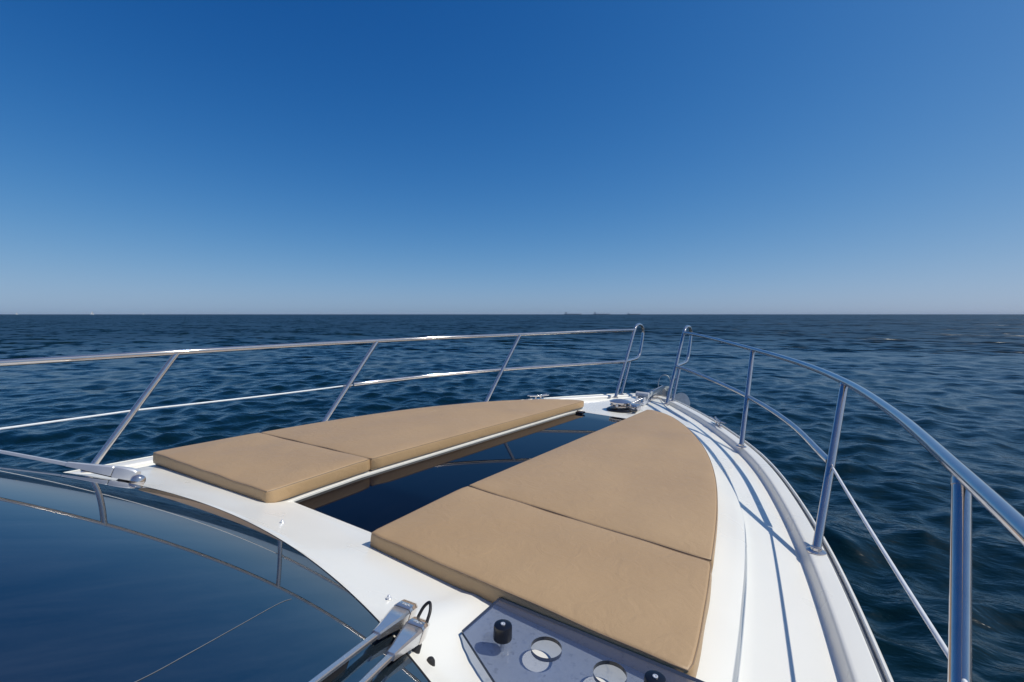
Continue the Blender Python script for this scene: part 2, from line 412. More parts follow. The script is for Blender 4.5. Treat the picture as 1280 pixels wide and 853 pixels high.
def build_deck():
    ys = sorted(set(list(np.round(np.concatenate([np.arange(-6, -0.2, 0.4), np.arange(-0.2, 1.5, 0.028), np.arange(1.5, 5.2, 0.06), np.arange(5.2, 6.3, 0.05)]), 3)) + [6.28]))
    cols = None; V = []; F = []
    for y in ys:
        c = CREASE(y); g = GUN(y); gi = max(g - 0.125, c + 0.01); px = PADX(y) if y < 4.9 else None
        slot = 1.375 < y < 4.79
        both = []
        for sg in (-1, 1):
            half = []
            xs_in = [0.0, 0.12, 0.24]
            s = 0.343
            if c < 0.5: s = 0.6 * c; xs_in = [0, .3 * s, .6 * s]
            for x in xs_in: half.append((x, deckz(sg * x, y) - (0.013 if slot else 0)))
            half.append((s, deckz(sg * s, y) - (0.013 if slot else 0)))
            half.append((s + 0.002, deckz(sg * (s + 0.002), y)))
            m = 30
            for k in range(1, m):
                x = s + 0.002 + (c - 0.012 - s - 0.002) * k / m; half.append((x, deckz(sg * x, y)))
            zs = deckz(sg * (c - 0.0005), y); zf = deckz(c + 0.02, y); h = max(zs - zf, 0)
            half += [(c - 0.012, deckz(sg * (c - 0.012), y)), (c - 0.005, zs - 0.08 * h), (c - 0.001, zs - 0.4 * h), (c + 0.003, zs - 0.90 * h), (c + 0.012, zf)]
            span = gi - c - 0.012
            for k in range(1, 9):
                x = c + 0.012 + span * k / 8; t = k / 8; half.append((x, zf + (ZG - zf) * t))
            both.append(half)
        row = [(-x, y, z) for x, z in both[0][::-1]] + [(x, y, z) for x, z in both[1][1:]]
        if cols is None: cols = len(row)
        b = len(V); V += row
        if b:
            for k in range(cols - 1): F.append((b - cols + k, b - cols + k + 1, b + k + 1, b + k))
    mesh('deck', V, F, 'gelcoat', yacht, True, 32)
build_deck()

def side_loft(name, prof, material, y0=-6.0, y1=6.28, label=None):
    """a moulding following the gunwale round both sides and the stem: prof = [(offset from gunwale, z)]"""
    st = [float(y) for y in np.concatenate([np.arange(y0, 1, 0.3), np.arange(1, 5, 0.08), np.arange(5, 6.28, 0.04)])] + [6.28]
    path = [(GUN(y), y) for y in st]
    arc = [(0.10 * math.cos(a), 6.28 + 0.055 * math.sin(a)) for a in np.linspace(0.25, math.pi - 0.25, 7)]
    loop = path + arc + [(-x, y) for x, y in path[::-1]]
    P = np.array(loop); T = np.gradient(P, axis=0); T /= np.linalg.norm(T, axis=1)[:, None]
    Nn = np.stack([T[:, 1], -T[:, 0]], 1)
    rings = []
    for i in range(len(P)):
        rings.append([(P[i, 0] + Nn[i, 0] * o, P[i, 1] + Nn[i, 1] * o, z) for o, z in prof])
    mb = MB().loft(rings, cap=True, closed=True)
    o = mb.build(name, material, yacht, True, 30)
    return o
# bulwark: riser facing inboard, flat cap, dark groove, outer rim
side_loft('bulwark_cap', [(-0.131, -0.14), (-0.129, -0.1015), (-0.121, -0.097), (-0.1135, -0.085), (-0.107, -0.062), (-0.103, -0.054), (-0.097, -0.050), (-0.088, -0.049), (-0.032, -0.049), (-0.027, -0.052), (-0.026, -0.14)], 'gelcoat')
side_loft('gunwale_seal', [(-0.0255, -0.14), (-0.0255, -0.062), (-0.0085, -0.062), (-0.0085, -0.14)], 'grey_seal')
side_loft('outer_rim', [(-0.008, -0.15), (-0.008, -0.051), (-0.004, -0.047), (0.003, -0.0475), (0.008, -0.054), (0.009, -0.085), (0.004, -0.15)], 'gelcoat')

def build_hull():
    ys = [float(y) for y in np.concatenate([np.arange(-6, 1, 0.5), np.arange(1, 6.0, 0.2), np.arange(6.0, 6.29, 0.07)])]
    rows = []
    for y in ys:
        g = GUN(y); row = []
        for k in range(9):
            t = k / 8; z = -0.10 - 1.85 * t
            flare = 1 - 0.30 * t ** 1.3 * (0.5 + 0.5 * sm((y + 1) / 7)) - 0.08 * t
            row.append((max(g * flare - 0.01, 0.015), y - 1.1 * t * sm((y - 3) / 3.3), z))
        rows.append(row)
    V = []; F = []; n = 9
    for sgn in (1, -1):
        o = len(V)
        for row in rows: V += [(sgn * x, y, z) for x, y, z in row]
        for i in range(len(rows) - 1):
            for k in range(n - 1):
                q = (o + i * n + k, o + (i + 1) * n + k, o + (i + 1) * n + k + 1, o + i * n + k + 1); F.append(q if sgn > 0 else q[::-1])
    b = (len(rows) - 1) * n; o2 = len(rows) * n
    for k in range(n - 1): F.append((b + k, o2 + b + k, o2 + b + k + 1, b + k + 1))
    mesh('hull', V, F, 'gelcoat', yacht, True, 40)
build_hull()

# skylight: a long dark glass panel sunk between the sun pads
def build_skylight():
    V = []; F = []; ys = np.linspace(1.36, 4.80, 90)
    for y in ys:
        for x in (-0.338, -0.17, 0, 0.17, 0.338): V.append((x, y, (platform(0.34, y) if y < 4.4 else deckz(0.34, y)) - 0.0095))
    for i in range(len(ys) - 1):
        for k in range(4): F.append((i * 5 + k, i * 5 + k + 1, (i + 1) * 5 + k + 1, (i + 1) * 5 + k))
    o = mesh('skylight', V, F, 'skylight_glass', yacht)
    o['label'] = 'long dark navy glass skylight sunk between the tan sun pads'
    for sgn in (-1, 1):
        mb = MB(); rings = []
        for y in np.linspace(1.33, 4.82, 60):
            z = platform(0.345, y) if y < 4.4 else deckz(0.345, y)
            rings.append([(sgn * 0.337, y, z - 0.0088), (sgn * 0.337, y, z + 0.001), (sgn * 0.3395, y, z + 0.003), (sgn * 0.352, y, z + 0.003), (sgn * 0.353, y, z - 0.0088)])
        mb.loft(rings).build('skylight_coaming', 'gelcoat', yacht)
    # hinges at the forward end of the panel
    for (x, y) in ((0.27, 4.66), (-0.27, 4.6)):
        z = deckz(0.3, y) - 0.009
        mb = MB().box((x, y, z + 0.012), (0.075, 0.06, 0.022), bev=0.006); mb.tube([(x - 0.045, y + 0.03, z + 0.016), (x + 0.045, y + 0.03, z + 0.016)], 0.009, 10)
        mb.build('skylight_hinge', 'black_plastic', o)
build_skylight()

# windscreen
def build_windscreen():
    V = []; F = []; nx = 81; ny = 60
    for j in range(ny):
        for i in range(nx):
            x = -1.62 + 3.24 * i / (nx - 1); d = 2.1 * j / (ny - 1)
            y = yedge(x) - d; V.append((x, y, glassz(x, y)))
    for j in range(ny - 1):
        for i in range(nx - 1): F.append((j * nx + i, j * nx + i + 1, (j + 1) * nx + i + 1, (j + 1) * nx + i))
    F = [f[::-1] for f in F]
    o = mesh('windscreen', V, F, 'windscreen_glass', yacht)
    o['label'] = 'wide dark blue raked windscreen glass mirroring the sky and rails'
    # black seal along the forward edge
    mb = MB(); pts = [(x, yedge(x) + 0.003, glassz(x, yedge(x)) - 0.006) for x in np.linspace(-1.62, 1.62, 70)]
    mb.tube(pts, 0.005, 8); mb.build('windscreen_seal', 'black_rubber', o)
    # thin joint between the panes, running aft over the glass
    jt = [(x, y, glassz(x, y) + 0.0006) for x, y in ((0.715, 0.69), (0.723, 0.665), (0.804, 0.516), (0.867, 0.398), (0.917, 0.296), (1.0, 0.05), (1.06, -0.3), (1.09, -0.8))]
    jt = [(p[0], p[1], glassz(p[0], p[1]) + 0.0006) for p in catmull(jt, 10)]
    MB().tube(jt, 0.0007, 6).build('pane_joint', 'grey_seal', o)
    # roof and cabin sides behind the glass
    V = []; F = []; ny = 14
    for j in range(ny):
        for i in range(nx):
            x = -1.62 + 3.24 * i / (nx - 1); d = 2.1 + 3.2 * j / (ny - 1); y = yedge(x) - d
            y0 = yedge(x) - 2.1; V.append((x, y, glassz(x, y0) + 0.03 * sm((d - 2.1) / 0.5) + 0.05 * (d - 2.1) - 0.02 * (d - 2.1) ** 2))
    for j in range(ny - 1):
        for i in range(nx - 1): F.append((j * nx + i, (j + 1) * nx + i, (j + 1) * nx + i + 1, j * nx + i + 1))
    mesh('cabin_roof', V, F, 'gelcoat', yacht)
    for sgn in (-1, 1):
        rings = []
        for d in np.linspace(0.0, 5.2, 60):
            y = yedge(1.62) - d; zt = glassz(1.62, y) if d <= 2.1 else glassz(1.62, yedge(1.62) - 2.1) + 0.03
            rings.append([(sgn * 1.619, y, max(zt, -0.02)), (sgn * 1.632, y, max(zt, -0.02) - 0.02), (sgn * 1.655, y, 0.3 * max(zt, 0) - 0.03), (sgn * 1.675, y, -0.06)])
        mb = MB().loft(rings, cap=False, closed=False); mb.build('cabin_side', 'gelcoat', yacht)
build_windscreen()

# ------------------------------------------------------------------ guard rails
TOP = [(0.33, 6.41, 0.775), (0.62, 6.07, 0.758), (1.272, 5.0, 0.714), (1.68, 4.15, 0.69), (1.923, 3.34, 0.675), (2.055, 2.45, 0.667), (2.11, 1.64, 0.661), (2.15, 0.75, 0.655), (2.20, -0.6, 0.645), (2.22, -2.4, 0.635)]
MIDP = [(0.325, 6.10, 0.372), (0.60, 5.77, 0.355), (1.266, 4.72, 0.318), (1.64, 3.85, 0.30), (1.869, 3.01, 0.284)]
ST = [((1.30, 4.33), (1.272, 5.0, 0.714)), ((1.832, 2.62), (1.923, 3.34, 0.675)), ((2.055, 1.11), (2.11, 1.64, 0.661)), ((2.15, -0.75), (2.205, -0.2, 0.648))]
def guard_rail(sgn, side):
    g = empty('guard_rail', (sgn * 1.9, 3.0, -0.05), yacht)
    g['label'] = ('polished steel guard rail on the far edge behind the pads' if sgn < 0 else 'polished steel guard rail beside the white walkway')
    off = np.array([sgn * 1.9, 3.0, -0.05])
    def m(p): return (sgn * p[0] - off[0], p[1] - off[1], p[2] - off[2])
    def M(pts): return [m(p) for p in pts]
    MB().tube(M(catmull(TOP, 12)), 0.0195, 18).build('top_rail', 'chrome', g)
    mid = catmull(MIDP, 12)
    MB().tube(M(mid), 0.018, 14).build('mid_rail', 'chrome', g)
    for (bx, by), tp in ST:
        b = (bx, by, -0.049); t = (tp[0], tp[1], tp[2] - 0.006)
        s = MB().tube(M([b, t]), 0.0195, 16).build('stanchion', 'chrome', g)
        d = Vector(m(t)) - Vector(m(b)); d.normalize()
        MB().lathe([(0.040, -0.002), (0.041, 0.004), (0.033, 0.008), (0.0235, 0.011), (0.0225, 0.022), (0.0205, 0.024)], 24, Matrix.Translation(m(b))).build('base_flange', 'chrome', g)
        # weld collar under the rail
        MB().tube([Vector(m(t)) - d * 0.03, Vector(m(t)) - d * 0.012], 0.0212, 14).build('collar', 'chrome', g)
    # coated wire lifeline from the second stanchion aft, with its end fitting
    wire_pts = [(1.872, 2.985, 0.282), (2.083, 1.375, 0.288), (2.178, -0.47, 0.29), (2.2, -2.4, 0.29)]
    w = []
    for a, b in zip(wire_pts[:-1], wire_pts[1:]):
        for k in range(8):
            t = k / 8; w.append(tuple(np.array(a) * (1 - t) + np.array(b) * t - np.array([0, 0, 0.006 * math.sin(math.pi * t)])))
    w.append(wire_pts[-1])
    MB().tube(M(w), 0.0062, 10).build('lifeline', 'white_wire', g)
    a = np.array(wire_pts[0]); b = np.array(wire_pts[1]); u = (b - a) / np.linalg.norm(b - a)
    mb = MB().tube(M([a - u * 0.012, a + u * 0.03]), 0.012, 12).tube(M([a + u * 0.03, a + u * 0.085]), 0.0085, 10)
    mb.tube(M([a + u * 0.006 + np.array([0, 0, -0.02]), a + u * 0.006 + np.array([0, 0, 0.02])]), 0.005, 8)
    mb.build('wire_fitting', 'chrome', g)
    # pulpit hoop: raked post, bent over forward and back down to the mid rail
    hoop = [(0.316, 5.77, -0.055), (0.32, 6.02, 0.26), (0.322, 6.25, 0.56), (0.324, 6.42, 0.775), (0.325, 6.50, 0.832), (0.326, 6.61, 0.848), (0.327, 6.74, 0.824), (0.328, 6.815, 0.755), (0.328, 6.80, 0.66), (0.328, 6.74, 0.50), (0.328, 6.69, 0.42), (0.328, 6.60, 0.384), (0.327, 6.42, 0.374), (0.325, 6.10, 0.372)]
    MB().tube(M(catmull(hoop, 8)), 0.0195, 16).build('pulpit_hoop', 'chrome', g)
    MB().tube(M([(0.326, 6.01, -0.055), (0.327, 6.30, 0.368)]), 0.0165, 14).build('pulpit_leg', 'chrome', g)
    for (x, y) in ((0.316, 5.77), (0.326, 6.01)):
        MB().lathe([(0.036, -0.004), (0.036, 0.006), (0.022, 0.012), (0.021, 0.02)], 20, Matrix.Translation(m((x, y, -0.052)))).build('base_flange', 'chrome', g)
    return g
guard_rail(1, 'starboard'); guard_rail(-1, 'port')

# ------------------------------------------------------------------ windscreen wipers
def frame_from(p, d, up):
    d = Vector(d).normalized(); r = d.cross(Vector(up)).normalized(); u = r.cross(d)
    M = Matrix((r, d, u)).transposed().to_4x4(); M.translation = Vector(p); return M
def wiper(p, tip, label, scale=1.0, cap='chrome'):
    """head at p, arm runs along local +y to the tip"""
    L = (Vector(tip) - Vector(p)).length
    nrm = Vector((0.05 if p[0] > 0 else -0.05, 0.38, 0.92))
    M = frame_from(p, Vector(tip) - Vector(p), nrm)
    w = empty('wiper', p, yacht); w['label'] = label
    Mi = Matrix.Translation(-Vector(p)) @ M
    def sect(y, hw, z0, z1, b):
        return [(-hw, y, z0), (-hw, y, z1 - b), (-hw + b, y, z1), (hw - b, y, z1), (hw, y, z1 - b), (hw, y, z0)]
    def L3(rings): return [[tuple(Mi @ Vector(q)) for q in r] for r in rings]
    s = scale
    head = [sect(-0.036 * s, 0.012 * s, 0.012, 0.026 * s, .004), sect(-0.033 * s, 0.019 * s, 0.004, 0.033 * s, .006), sect(-0.024 * s, 0.023 * s, 0.0, 0.037 * s, .007), sect(0.0, 0.024 * s, 0.0, 0.039 * s, .007), sect(0.030 * s, 0.024 * s, 0.0, 0.038 * s, .006), sect(0.034 * s, 0.023 * s, 0.004, 0.036 * s, .006)]
    h = MB().loft(L3(head)).build('pivot_cap', cap, w, angle=30)
    # small pale maker's mark on the cap
    em = MB()
    for k, (x, y, a, b) in enumerate([(-.010, .020, .006, .002), (-.002, .023, .006, .002), (.006, .020, .006, .002), (-.006, .015, .008, .0018), (.004, .014, .008, .0018), (-.001, .0185, .004, .002)]):
        em.box((x * s, y * s, 0.0392 * s), (a * s, b * s, 0.0008), M=Mi)
    em.build('emblem', 'emblem', w, False)
    arm = [sect(0.037 * s, 0.0225 * s, 0.004, 0.034 * s, .006), sect(0.042 * s, 0.0235 * s, 0.004, 0.036 * s, .006), sect(0.09 * s, 0.019 * s, 0.006, 0.031 * s, .005), sect(0.15 * s, 0.0125 * s, 0.008, 0.025 * s, .004), sect(0.185 * s, 0.010 * s, 0.009, 0.022 * s, .003)]
    MB().loft(L3(arm)).build('arm', 'brushed_steel' if cap == 'chrome' else cap, w, angle=30)
    rod = [sect(0.186 * s, 0.0066 * s, 0.010, 0.019 * s, .002), sect(L * 0.6, 0.0055 * s, 0.012, 0.019 * s, .002), sect(L, 0.005 * s, 0.012, 0.018 * s, .002)]
    MB().loft(L3(rod)).build('arm_rod', 'brushed_steel' if cap == 'chrome' else cap, w, angle=30)
    # spindle base and black boot
    MB().lathe([(0.024 * s, -0.04), (0.023 * s, -0.012), (0.019 * s, -0.004), (0.015 * s, 0.002)], 20, Mi).build('spindle_boot', 'black_rubber', w)
    # tie rod under the arm
    MB().tube([Mi @ Vector((-0.004, 0.05, 0.0)), Mi @ Vector((-0.002, 0.19, 0.006))], 0.004, 8).build('spring_rod', 'black_plastic', w)
    return w, Mi
w1, Mi1 = wiper((0.880, 0.908, 0.206), (1.160, 0.285, 0.455), 'chrome wiper arm nearer the white cowl seam, upper of the pair', 1.08)
w2, Mi2 = wiper((0.952, 0.876, 0.202), (1.215, 0.335, 0.432), 'chrome wiper arm with the rubber hose looping from its cap', 1.08)
w3, Mi3 = wiper((-0.935, 0.915, 0.196), (-1.508, 0.416, 0.378), 'single chrome wiper on the far side of the windscreen', 1.35, 'satin_steel')
MB().lathe([(0.029, -0.03), (0.031, 0.0), (0.029, 0.018), (0.022, 0.028), (0.010, 0.032), (0.001, 0.033)], 24, Mi3 @ Matrix.Translation((-0.012, -0.058, 0.0))).build('pivot_nut', 'chrome', w3)
# rubber blades carried near the arm tips
for w_, Mi_, L, bl in ((w1, Mi1, 0.74, 0.5), (w2, Mi2, 0.65, 0.44), (w3, Mi3, 0.78, 0.3)):
    MB().box((0.004, L - bl * 0.32, -0.004), (0.012, bl, 0.02), M=Mi_, bev=0.003).build('blade', 'black_rubber', w_)
# washer hose loop
base = Vector((0.952, 0.876, 0.202))
hp = [(0.926, 0.915, 0.222), (0.928, 0.938, 0.243), (0.940, 0.946, 0.255), (0.956, 0.932, 0.248), (0.964, 0.910, 0.228), (0.966, 0.893, 0.196)]
MB().tube([Vector(q) - base for q in catmull(hp, 6)], 0.0042, 10).build('washer_hose', 'black_rubber', w2)
for (x, y) in ((0.998, 0.888),):
    MB().lathe([(0.012, -0.02), (0.0115, 0.005), (0.008, 0.012), (0.003, 0.014)], 16, Matrix.Translation(Vector((x, y, deckz(x, y))) - base)).build('hose_plug', 'black_rubber', w2)
hp3 = [(-0.90, 0.955, 0.21), (-0.875, 0.97, 0.20), (-0.868, 0.965, 0.18), (-0.885, 0.945, 0.165)]
b3 = Vector((-0.935, 0.915, 0.196))
MB().tube([Vector(q) - b3 for q in catmull(hp3, 6)], 0.0045, 8).build('washer_hose', 'black_rubber', w3)
# washer nozzles on the cowl
for (x, y) in ((0.0, 1.115), (0.745, 0.985)):
    z = deckz(x, y)
    nz_ = MB().lathe([(0.009, -0.004), (0.009, 0.003), (0.006, 0.006), (0.004, 0.012), (0.0025, 0.013)], 14, Matrix.Translation((x, y, z)))
    nz_.tube([(x, y, z + 0.008), (x + 0.004, y - 0.010, z + 0.010)], 0.0025, 8)
    nz_.build('washer_nozzle', 'satin_steel', yacht)

# ------------------------------------------------------------------ tinted drinks panel
def build_panel():
    zt = 0.118; th = 0.011; cx = 1.285
    out = [(0.962, 1.2575), (0.962, 1.062), (1.150, 0.958), (1.420, 0.958), (1.605, 1.062), (1.605, 1.2575)]
    holes = [(1.197, 1.140, 0.043), (1.378, 1.150, 0.043)]
    root = empty('drinks_panel', (cx, 1.1, zt - th), yacht); root['label'] = 'smoky tinted acrylic drinks shelf with two round cup holes'
    O = Vector((cx, 1.1, zt - th))
    bm = bmesh.new()
    # triangulated plate with holes
    loops = [out] + [[(x + r * math.cos(a), y + r * math.sin(a)) for a in np.linspace(0, 2 * math.pi, 48, endpoint=False)] for x, y, r in holes]
    edges = []
    for lp in loops:
        vs = [bm.verts.new((p[0] - O.x, p[1] - O.y, th)) for p in lp]
        edges += [bm.edges.new((vs[i], vs[(i + 1) % len(vs)])) for i in range(len(vs))]
    bmesh.ops.triangle_fill(bm, use_beauty=True, use_dissolve=False, edges=edges)
    for f in [f for f in bm.faces]:
        c = f.calc_center_median()
        if any((c.x + O.x - x) ** 2 + (c.y + O.y - y) ** 2 < (r * 0.9) ** 2 for x, y, r in holes): bm.faces.remove(f)
    g = bmesh.ops.extrude_face_region(bm, geom=list(bm.faces))
    for v in [e for e in g['geom'] if isinstance(e, bmesh.types.BMVert)]: v.co.z -= th
    bmesh.ops.recalc_face_normals(bm, faces=list(bm.faces))
    me = bpy.data.meshes.new('tinted_plate'); bm.to_mesh(me); bm.free(); me.materials.append(MATS['tinted_acrylic']); me.materials.append(MATS['acrylic_edge'])
    for pl in me.polygons:
        if abs(pl.normal.z) < 0.5: pl.material_index = 1
    o = bpy.data.objects.new('tinted_plate', me); COL.objects.link(o); o.parent = root
    for (x, y) in ((1.077, 1.102), (1.493, 1.150)):
        k = MB().lathe([(0.0265, 0.0), (0.027, 0.003), (0.0262, 0.034), (0.0248, 0.0385), (0.021, 0.040), (0.0001, 0.040)], 28, Matrix.Translation(Vector((x, y, zt + 0.0005)) - O)).build('knob', 'black_plastic', root)
        sc = MB().lathe([(0.0065, 0.0), (0.0065, 0.0025), (0.0035, 0.003), (0.003, 0.001), (0.0001, 0.001)], 16, Matrix.Translation(Vector((x, y, zt + 0.0408)) - O)).build('screw', 'satin_steel', root)
        MB().tube([Vector((x, y, zt - th - 0.001)) - O, Vector((x, y, deckz(x, y) - 0.002)) - O], 0.006, 12).build('support_post', 'satin_steel', root)
build_panel()

# ------------------------------------------------------------------ windlass, bow roller, cleats
def build_windlass():
    x, y = -0.02, 5.12; z = -0.063
    r = empty('windlass', (x, y, z), yacht); r.scale = (1.3, 1.3, 1.25); r['label'] = 'chrome anchor windlass on the white foredeck'
    MB().lathe([(0.115, 0.0), (0.115, 0.012), (0.10, 0.02), (0.095, 0.022)], 32).build('base_plate', 'black_plastic', r)
    MB().lathe([(0.06, 0.022), (0.06, 0.03), (0.085, 0.038), (0.088, 0.048), (0.066, 0.056), (0.066, 0.064), (0.09, 0.072), (0.092, 0.080), (0.07, 0.090), (0.03, 0.095), (0.02, 0.1)], 32).build('gypsy', 'chrome', r)
    for k in range(8):
        a = k * math.pi / 4; MB().box((0.078 * math.cos(a), 0.078 * math.sin(a), 0.06), (0.02, 0.014, 0.026), bev=0.003).build('gypsy_tooth', 'satin_steel', r) if k % 2 == 0 else None
    M = Matrix.Translation((0.10, 0.06, 0.03))
    MB().box((0, 0, 0), (0.09, 0.12, 0.06), M=M, bev=0.012).build('chain_guard', 'chrome', r)
    MB().tube([(0.14, 0.0, 0.02), (0.15, -0.05, 0.028), (0.12, -0.10, 0.03)], 0.012, 10).build('clutch_handle', 'black_plastic', r)
    # chain stopper forward of the drum
    s = empty('chain_stopper', (0.065, 5.62, -0.06), yacht); s['label'] = 'white capped steel chain stopper ahead of the windlass'
    MB().box((0, 0, 0.02), (0.11, 0.20, 0.04), bev=0.008).build('stopper_body', 'satin_steel', s)
    MB().box((-0.045, 0, 0.055), (0.016, 0.17, 0.07), bev=0.005).build('cheek_plate', 'satin_steel', s)
    MB().box((0.045, 0, 0.055), (0.016, 0.17, 0.07), bev=0.005).build('cheek_plate', 'satin_steel', s)
    MB().tube([(-0.075, 0.02, 0.105), (0.075, 0.02, 0.105)], 0.036, 18).build('roller_drum', 'pale_grey', s)
    # bow roller
    b = empty('bow_roller', (0.05, 6.2, -0.04), yacht); b['label'] = 'steel bow roller channel carrying the anchor'
    for sx in (-1, 1):
        rings = []
        for (yy, z0, z1) in ((-0.35, -0.02, 0.015), (-0.15, -0.025, 0.04), (0.1, -0.03, 0.06), (0.27, -0.05, 0.055), (0.33, -0.06, 0.02)):
            rings.append([(sx * 0.052 - 0.004, yy, z0), (sx * 0.052 - 0.004, yy, z1), (sx * 0.052 + 0.004, yy, z1), (sx * 0.052 + 0.004, yy, z0)])
        MB().loft(rings).build('cheek_plate', 'chrome', b)
    MB().lathe([(0.035, -0.045), (0.022, -0.01), (0.022, 0.01), (0.035, 0.045)], 20, Matrix.Translation((0, 0.26, 0.0)) @ Matrix.Rotation(math.pi / 2, 4, 'Y')).build('roller_wheel', 'black_rubber', b)
    MB().box((0, -0.05, -0.03), (0.10, 0.56, 0.008)).build('roller_plate', 'satin_steel', b)
build_windlass()
def cleat(sgn, y):
    x = (GUN(y) - 0.055) * sgn; dy = 0.05; ang = math.atan2(-(GUN(y + dy) - GUN(y - dy)), 2 * dy) * sgn
    c = empty('cleat', (x, y, -0.049), yacht); c.rotation_euler = (0, 0, ang)
    c['label'] = 'chrome mooring cleat on the white gunwale'
    MB().box((0, 0, 0.004), (0.045, 0.14, 0.008), bev=0.003).build('cleat_base', 'chrome', c)
    for s in (-1, 1): MB().tube([(0, s * 0.035, 0.006), (0, s * 0.033, 0.038)], 0.010, 10).build('cleat_post', 'chrome', c)
    for dx in (-0.012, 0.012):
        MB().tube(catmull([(dx * 2.0, -0.135, 0.050), (dx * 1.3, -0.06, 0.045), (dx, 0, 0.042), (dx * 1.3, 0.06, 0.045), (dx * 2.0, 0.135, 0.050)], 6), [0.0065] * 0 or 0.0075, 10).build('cleat_horn', 'chrome', c)
for s in (1, -1): cleat(s, 5.02)

# ------------------------------------------------------------------ loose things on the yacht
def on_boat(o, p):
    o.matrix_world = RM @ Matrix.Translation(p)
def anchor():
    P = Vector((0.09, 6.35, -0.02))
    a = empty('anchor'); on_boat(a, P)
    tag(a, 'galvanised claw anchor with wide grey flukes stowed on the bow roller', 'anchor')
    def plate(pts, t, name, curve=0.0):
        bm = bmesh.new(); vs = [bm.verts.new(p) for p in pts]; f = bm.faces.new(vs); f.normal_update(); n = f.normal.copy()
        g = bmesh.ops.extrude_face_region(bm, geom=[f])
        for v in [e for e in g['geom'] if isinstance(e, bmesh.types.BMVert)]: v.co += n * t
        bmesh.ops.recalc_face_normals(bm, faces=list(bm.faces))
        bmesh.ops.bevel(bm, geom=list(bm.edges), offset=t * 0.3, segments=2, affect='EDGES')
        me = bpy.data.meshes.new(name); bm.to_mesh(me); bm.free(); me.materials.append(MATS['galvanised'])
        o = bpy.data.objects.new(name, me); COL.objects.link(o); o.parent = a; return o
    # shank along the roller, crown out ahead of the stem
    rings = []
    for (y, z, w, h) in ((-0.75, 0.035, 0.010, 0.018), (-0.3, 0.05, 0.012, 0.024), (0.1, 0.05, 0.014, 0.03), (0.35, 0.0, 0.016, 0.036), (0.44, -0.10, 0.018, 0.04)):
        rings.append([(-w, y, z - h), (-w, y, z + h), (w, y, z + h), (w, y, z - h)])
    MB().loft(rings).build('shank', 'galvanised', a)
    # right palm: rounded disc standing on edge
    ang = np.linspace(0, 2 * math.pi, 22, endpoint=False)
    for sx in (1, -1):
        n_ = Vector((0.20 * sx, -0.90, 0.38)).normalized(); e1 = Vector((0, 0, 1)).cross(n_).normalized(); e2 = n_.cross(e1)
        plate([tuple(Vector((0.215 * sx, 0.20, -0.150)) + 0.112 * math.cos(t) * e1 + 0.145 * math.sin(t) * e2) for t in ang], 0.016, 'fluke')
    # centre palm and raised wedge
    plate([(-0.055, 0.22, -0.17), (0.085, 0.22, -0.19), (0.075, 0.26, 0.02), (0.03, 0.27, 0.035), (-0.02, 0.26, 0.0)], 0.016, 'fluke')
    plate([(-0.235, 0.10, -0.085), (-0.22, 0.10, -0.105), (-0.05, 0.18, -0.005), (-0.06, 0.18, 0.035), (-0.09, 0.17, 0.035)], 0.016, 'fluke')
    # roll bar loop
    lp = [(-0.085, 0.18, 0.02), (-0.09, 0.18, 0.10), (-0.075, 0.19, 0.165), (-0.03, 0.2, 0.205), (0.02, 0.2, 0.20), (0.052, 0.21, 0.155), (0.058, 0.22, 0.09), (0.05, 0.23, 0.01)]
    MB().tube(catmull(lp, 6), 0.0065, 10).build('roll_bar', 'galvanised', a)
    # chain back to the windlass
    mb = MB(); p0 = np.array([-0.02, -0.75, 0.035]); p1 = np.array([-0.06, -1.16, 0.01]); n = 14
    for k in range(n):
        c = p0 + (p1 - p0) * (k + .5) / n; d = (p1 - p0) / np.linalg.norm(p1 - p0); u = np.array([0, 0, 1.]) if k % 2 else np.cross(d, [0, 0, 1.])
        ring = [c + d * 0.022 * math.cos(t) + u * 0.013 * math.sin(t) for t in np.linspace(0, 2 * math.pi, 11)]
        mb.tube(ring, 0.0045, 6, cap=False)
    mb.build('chain', 'satin_steel', a)
anchor()

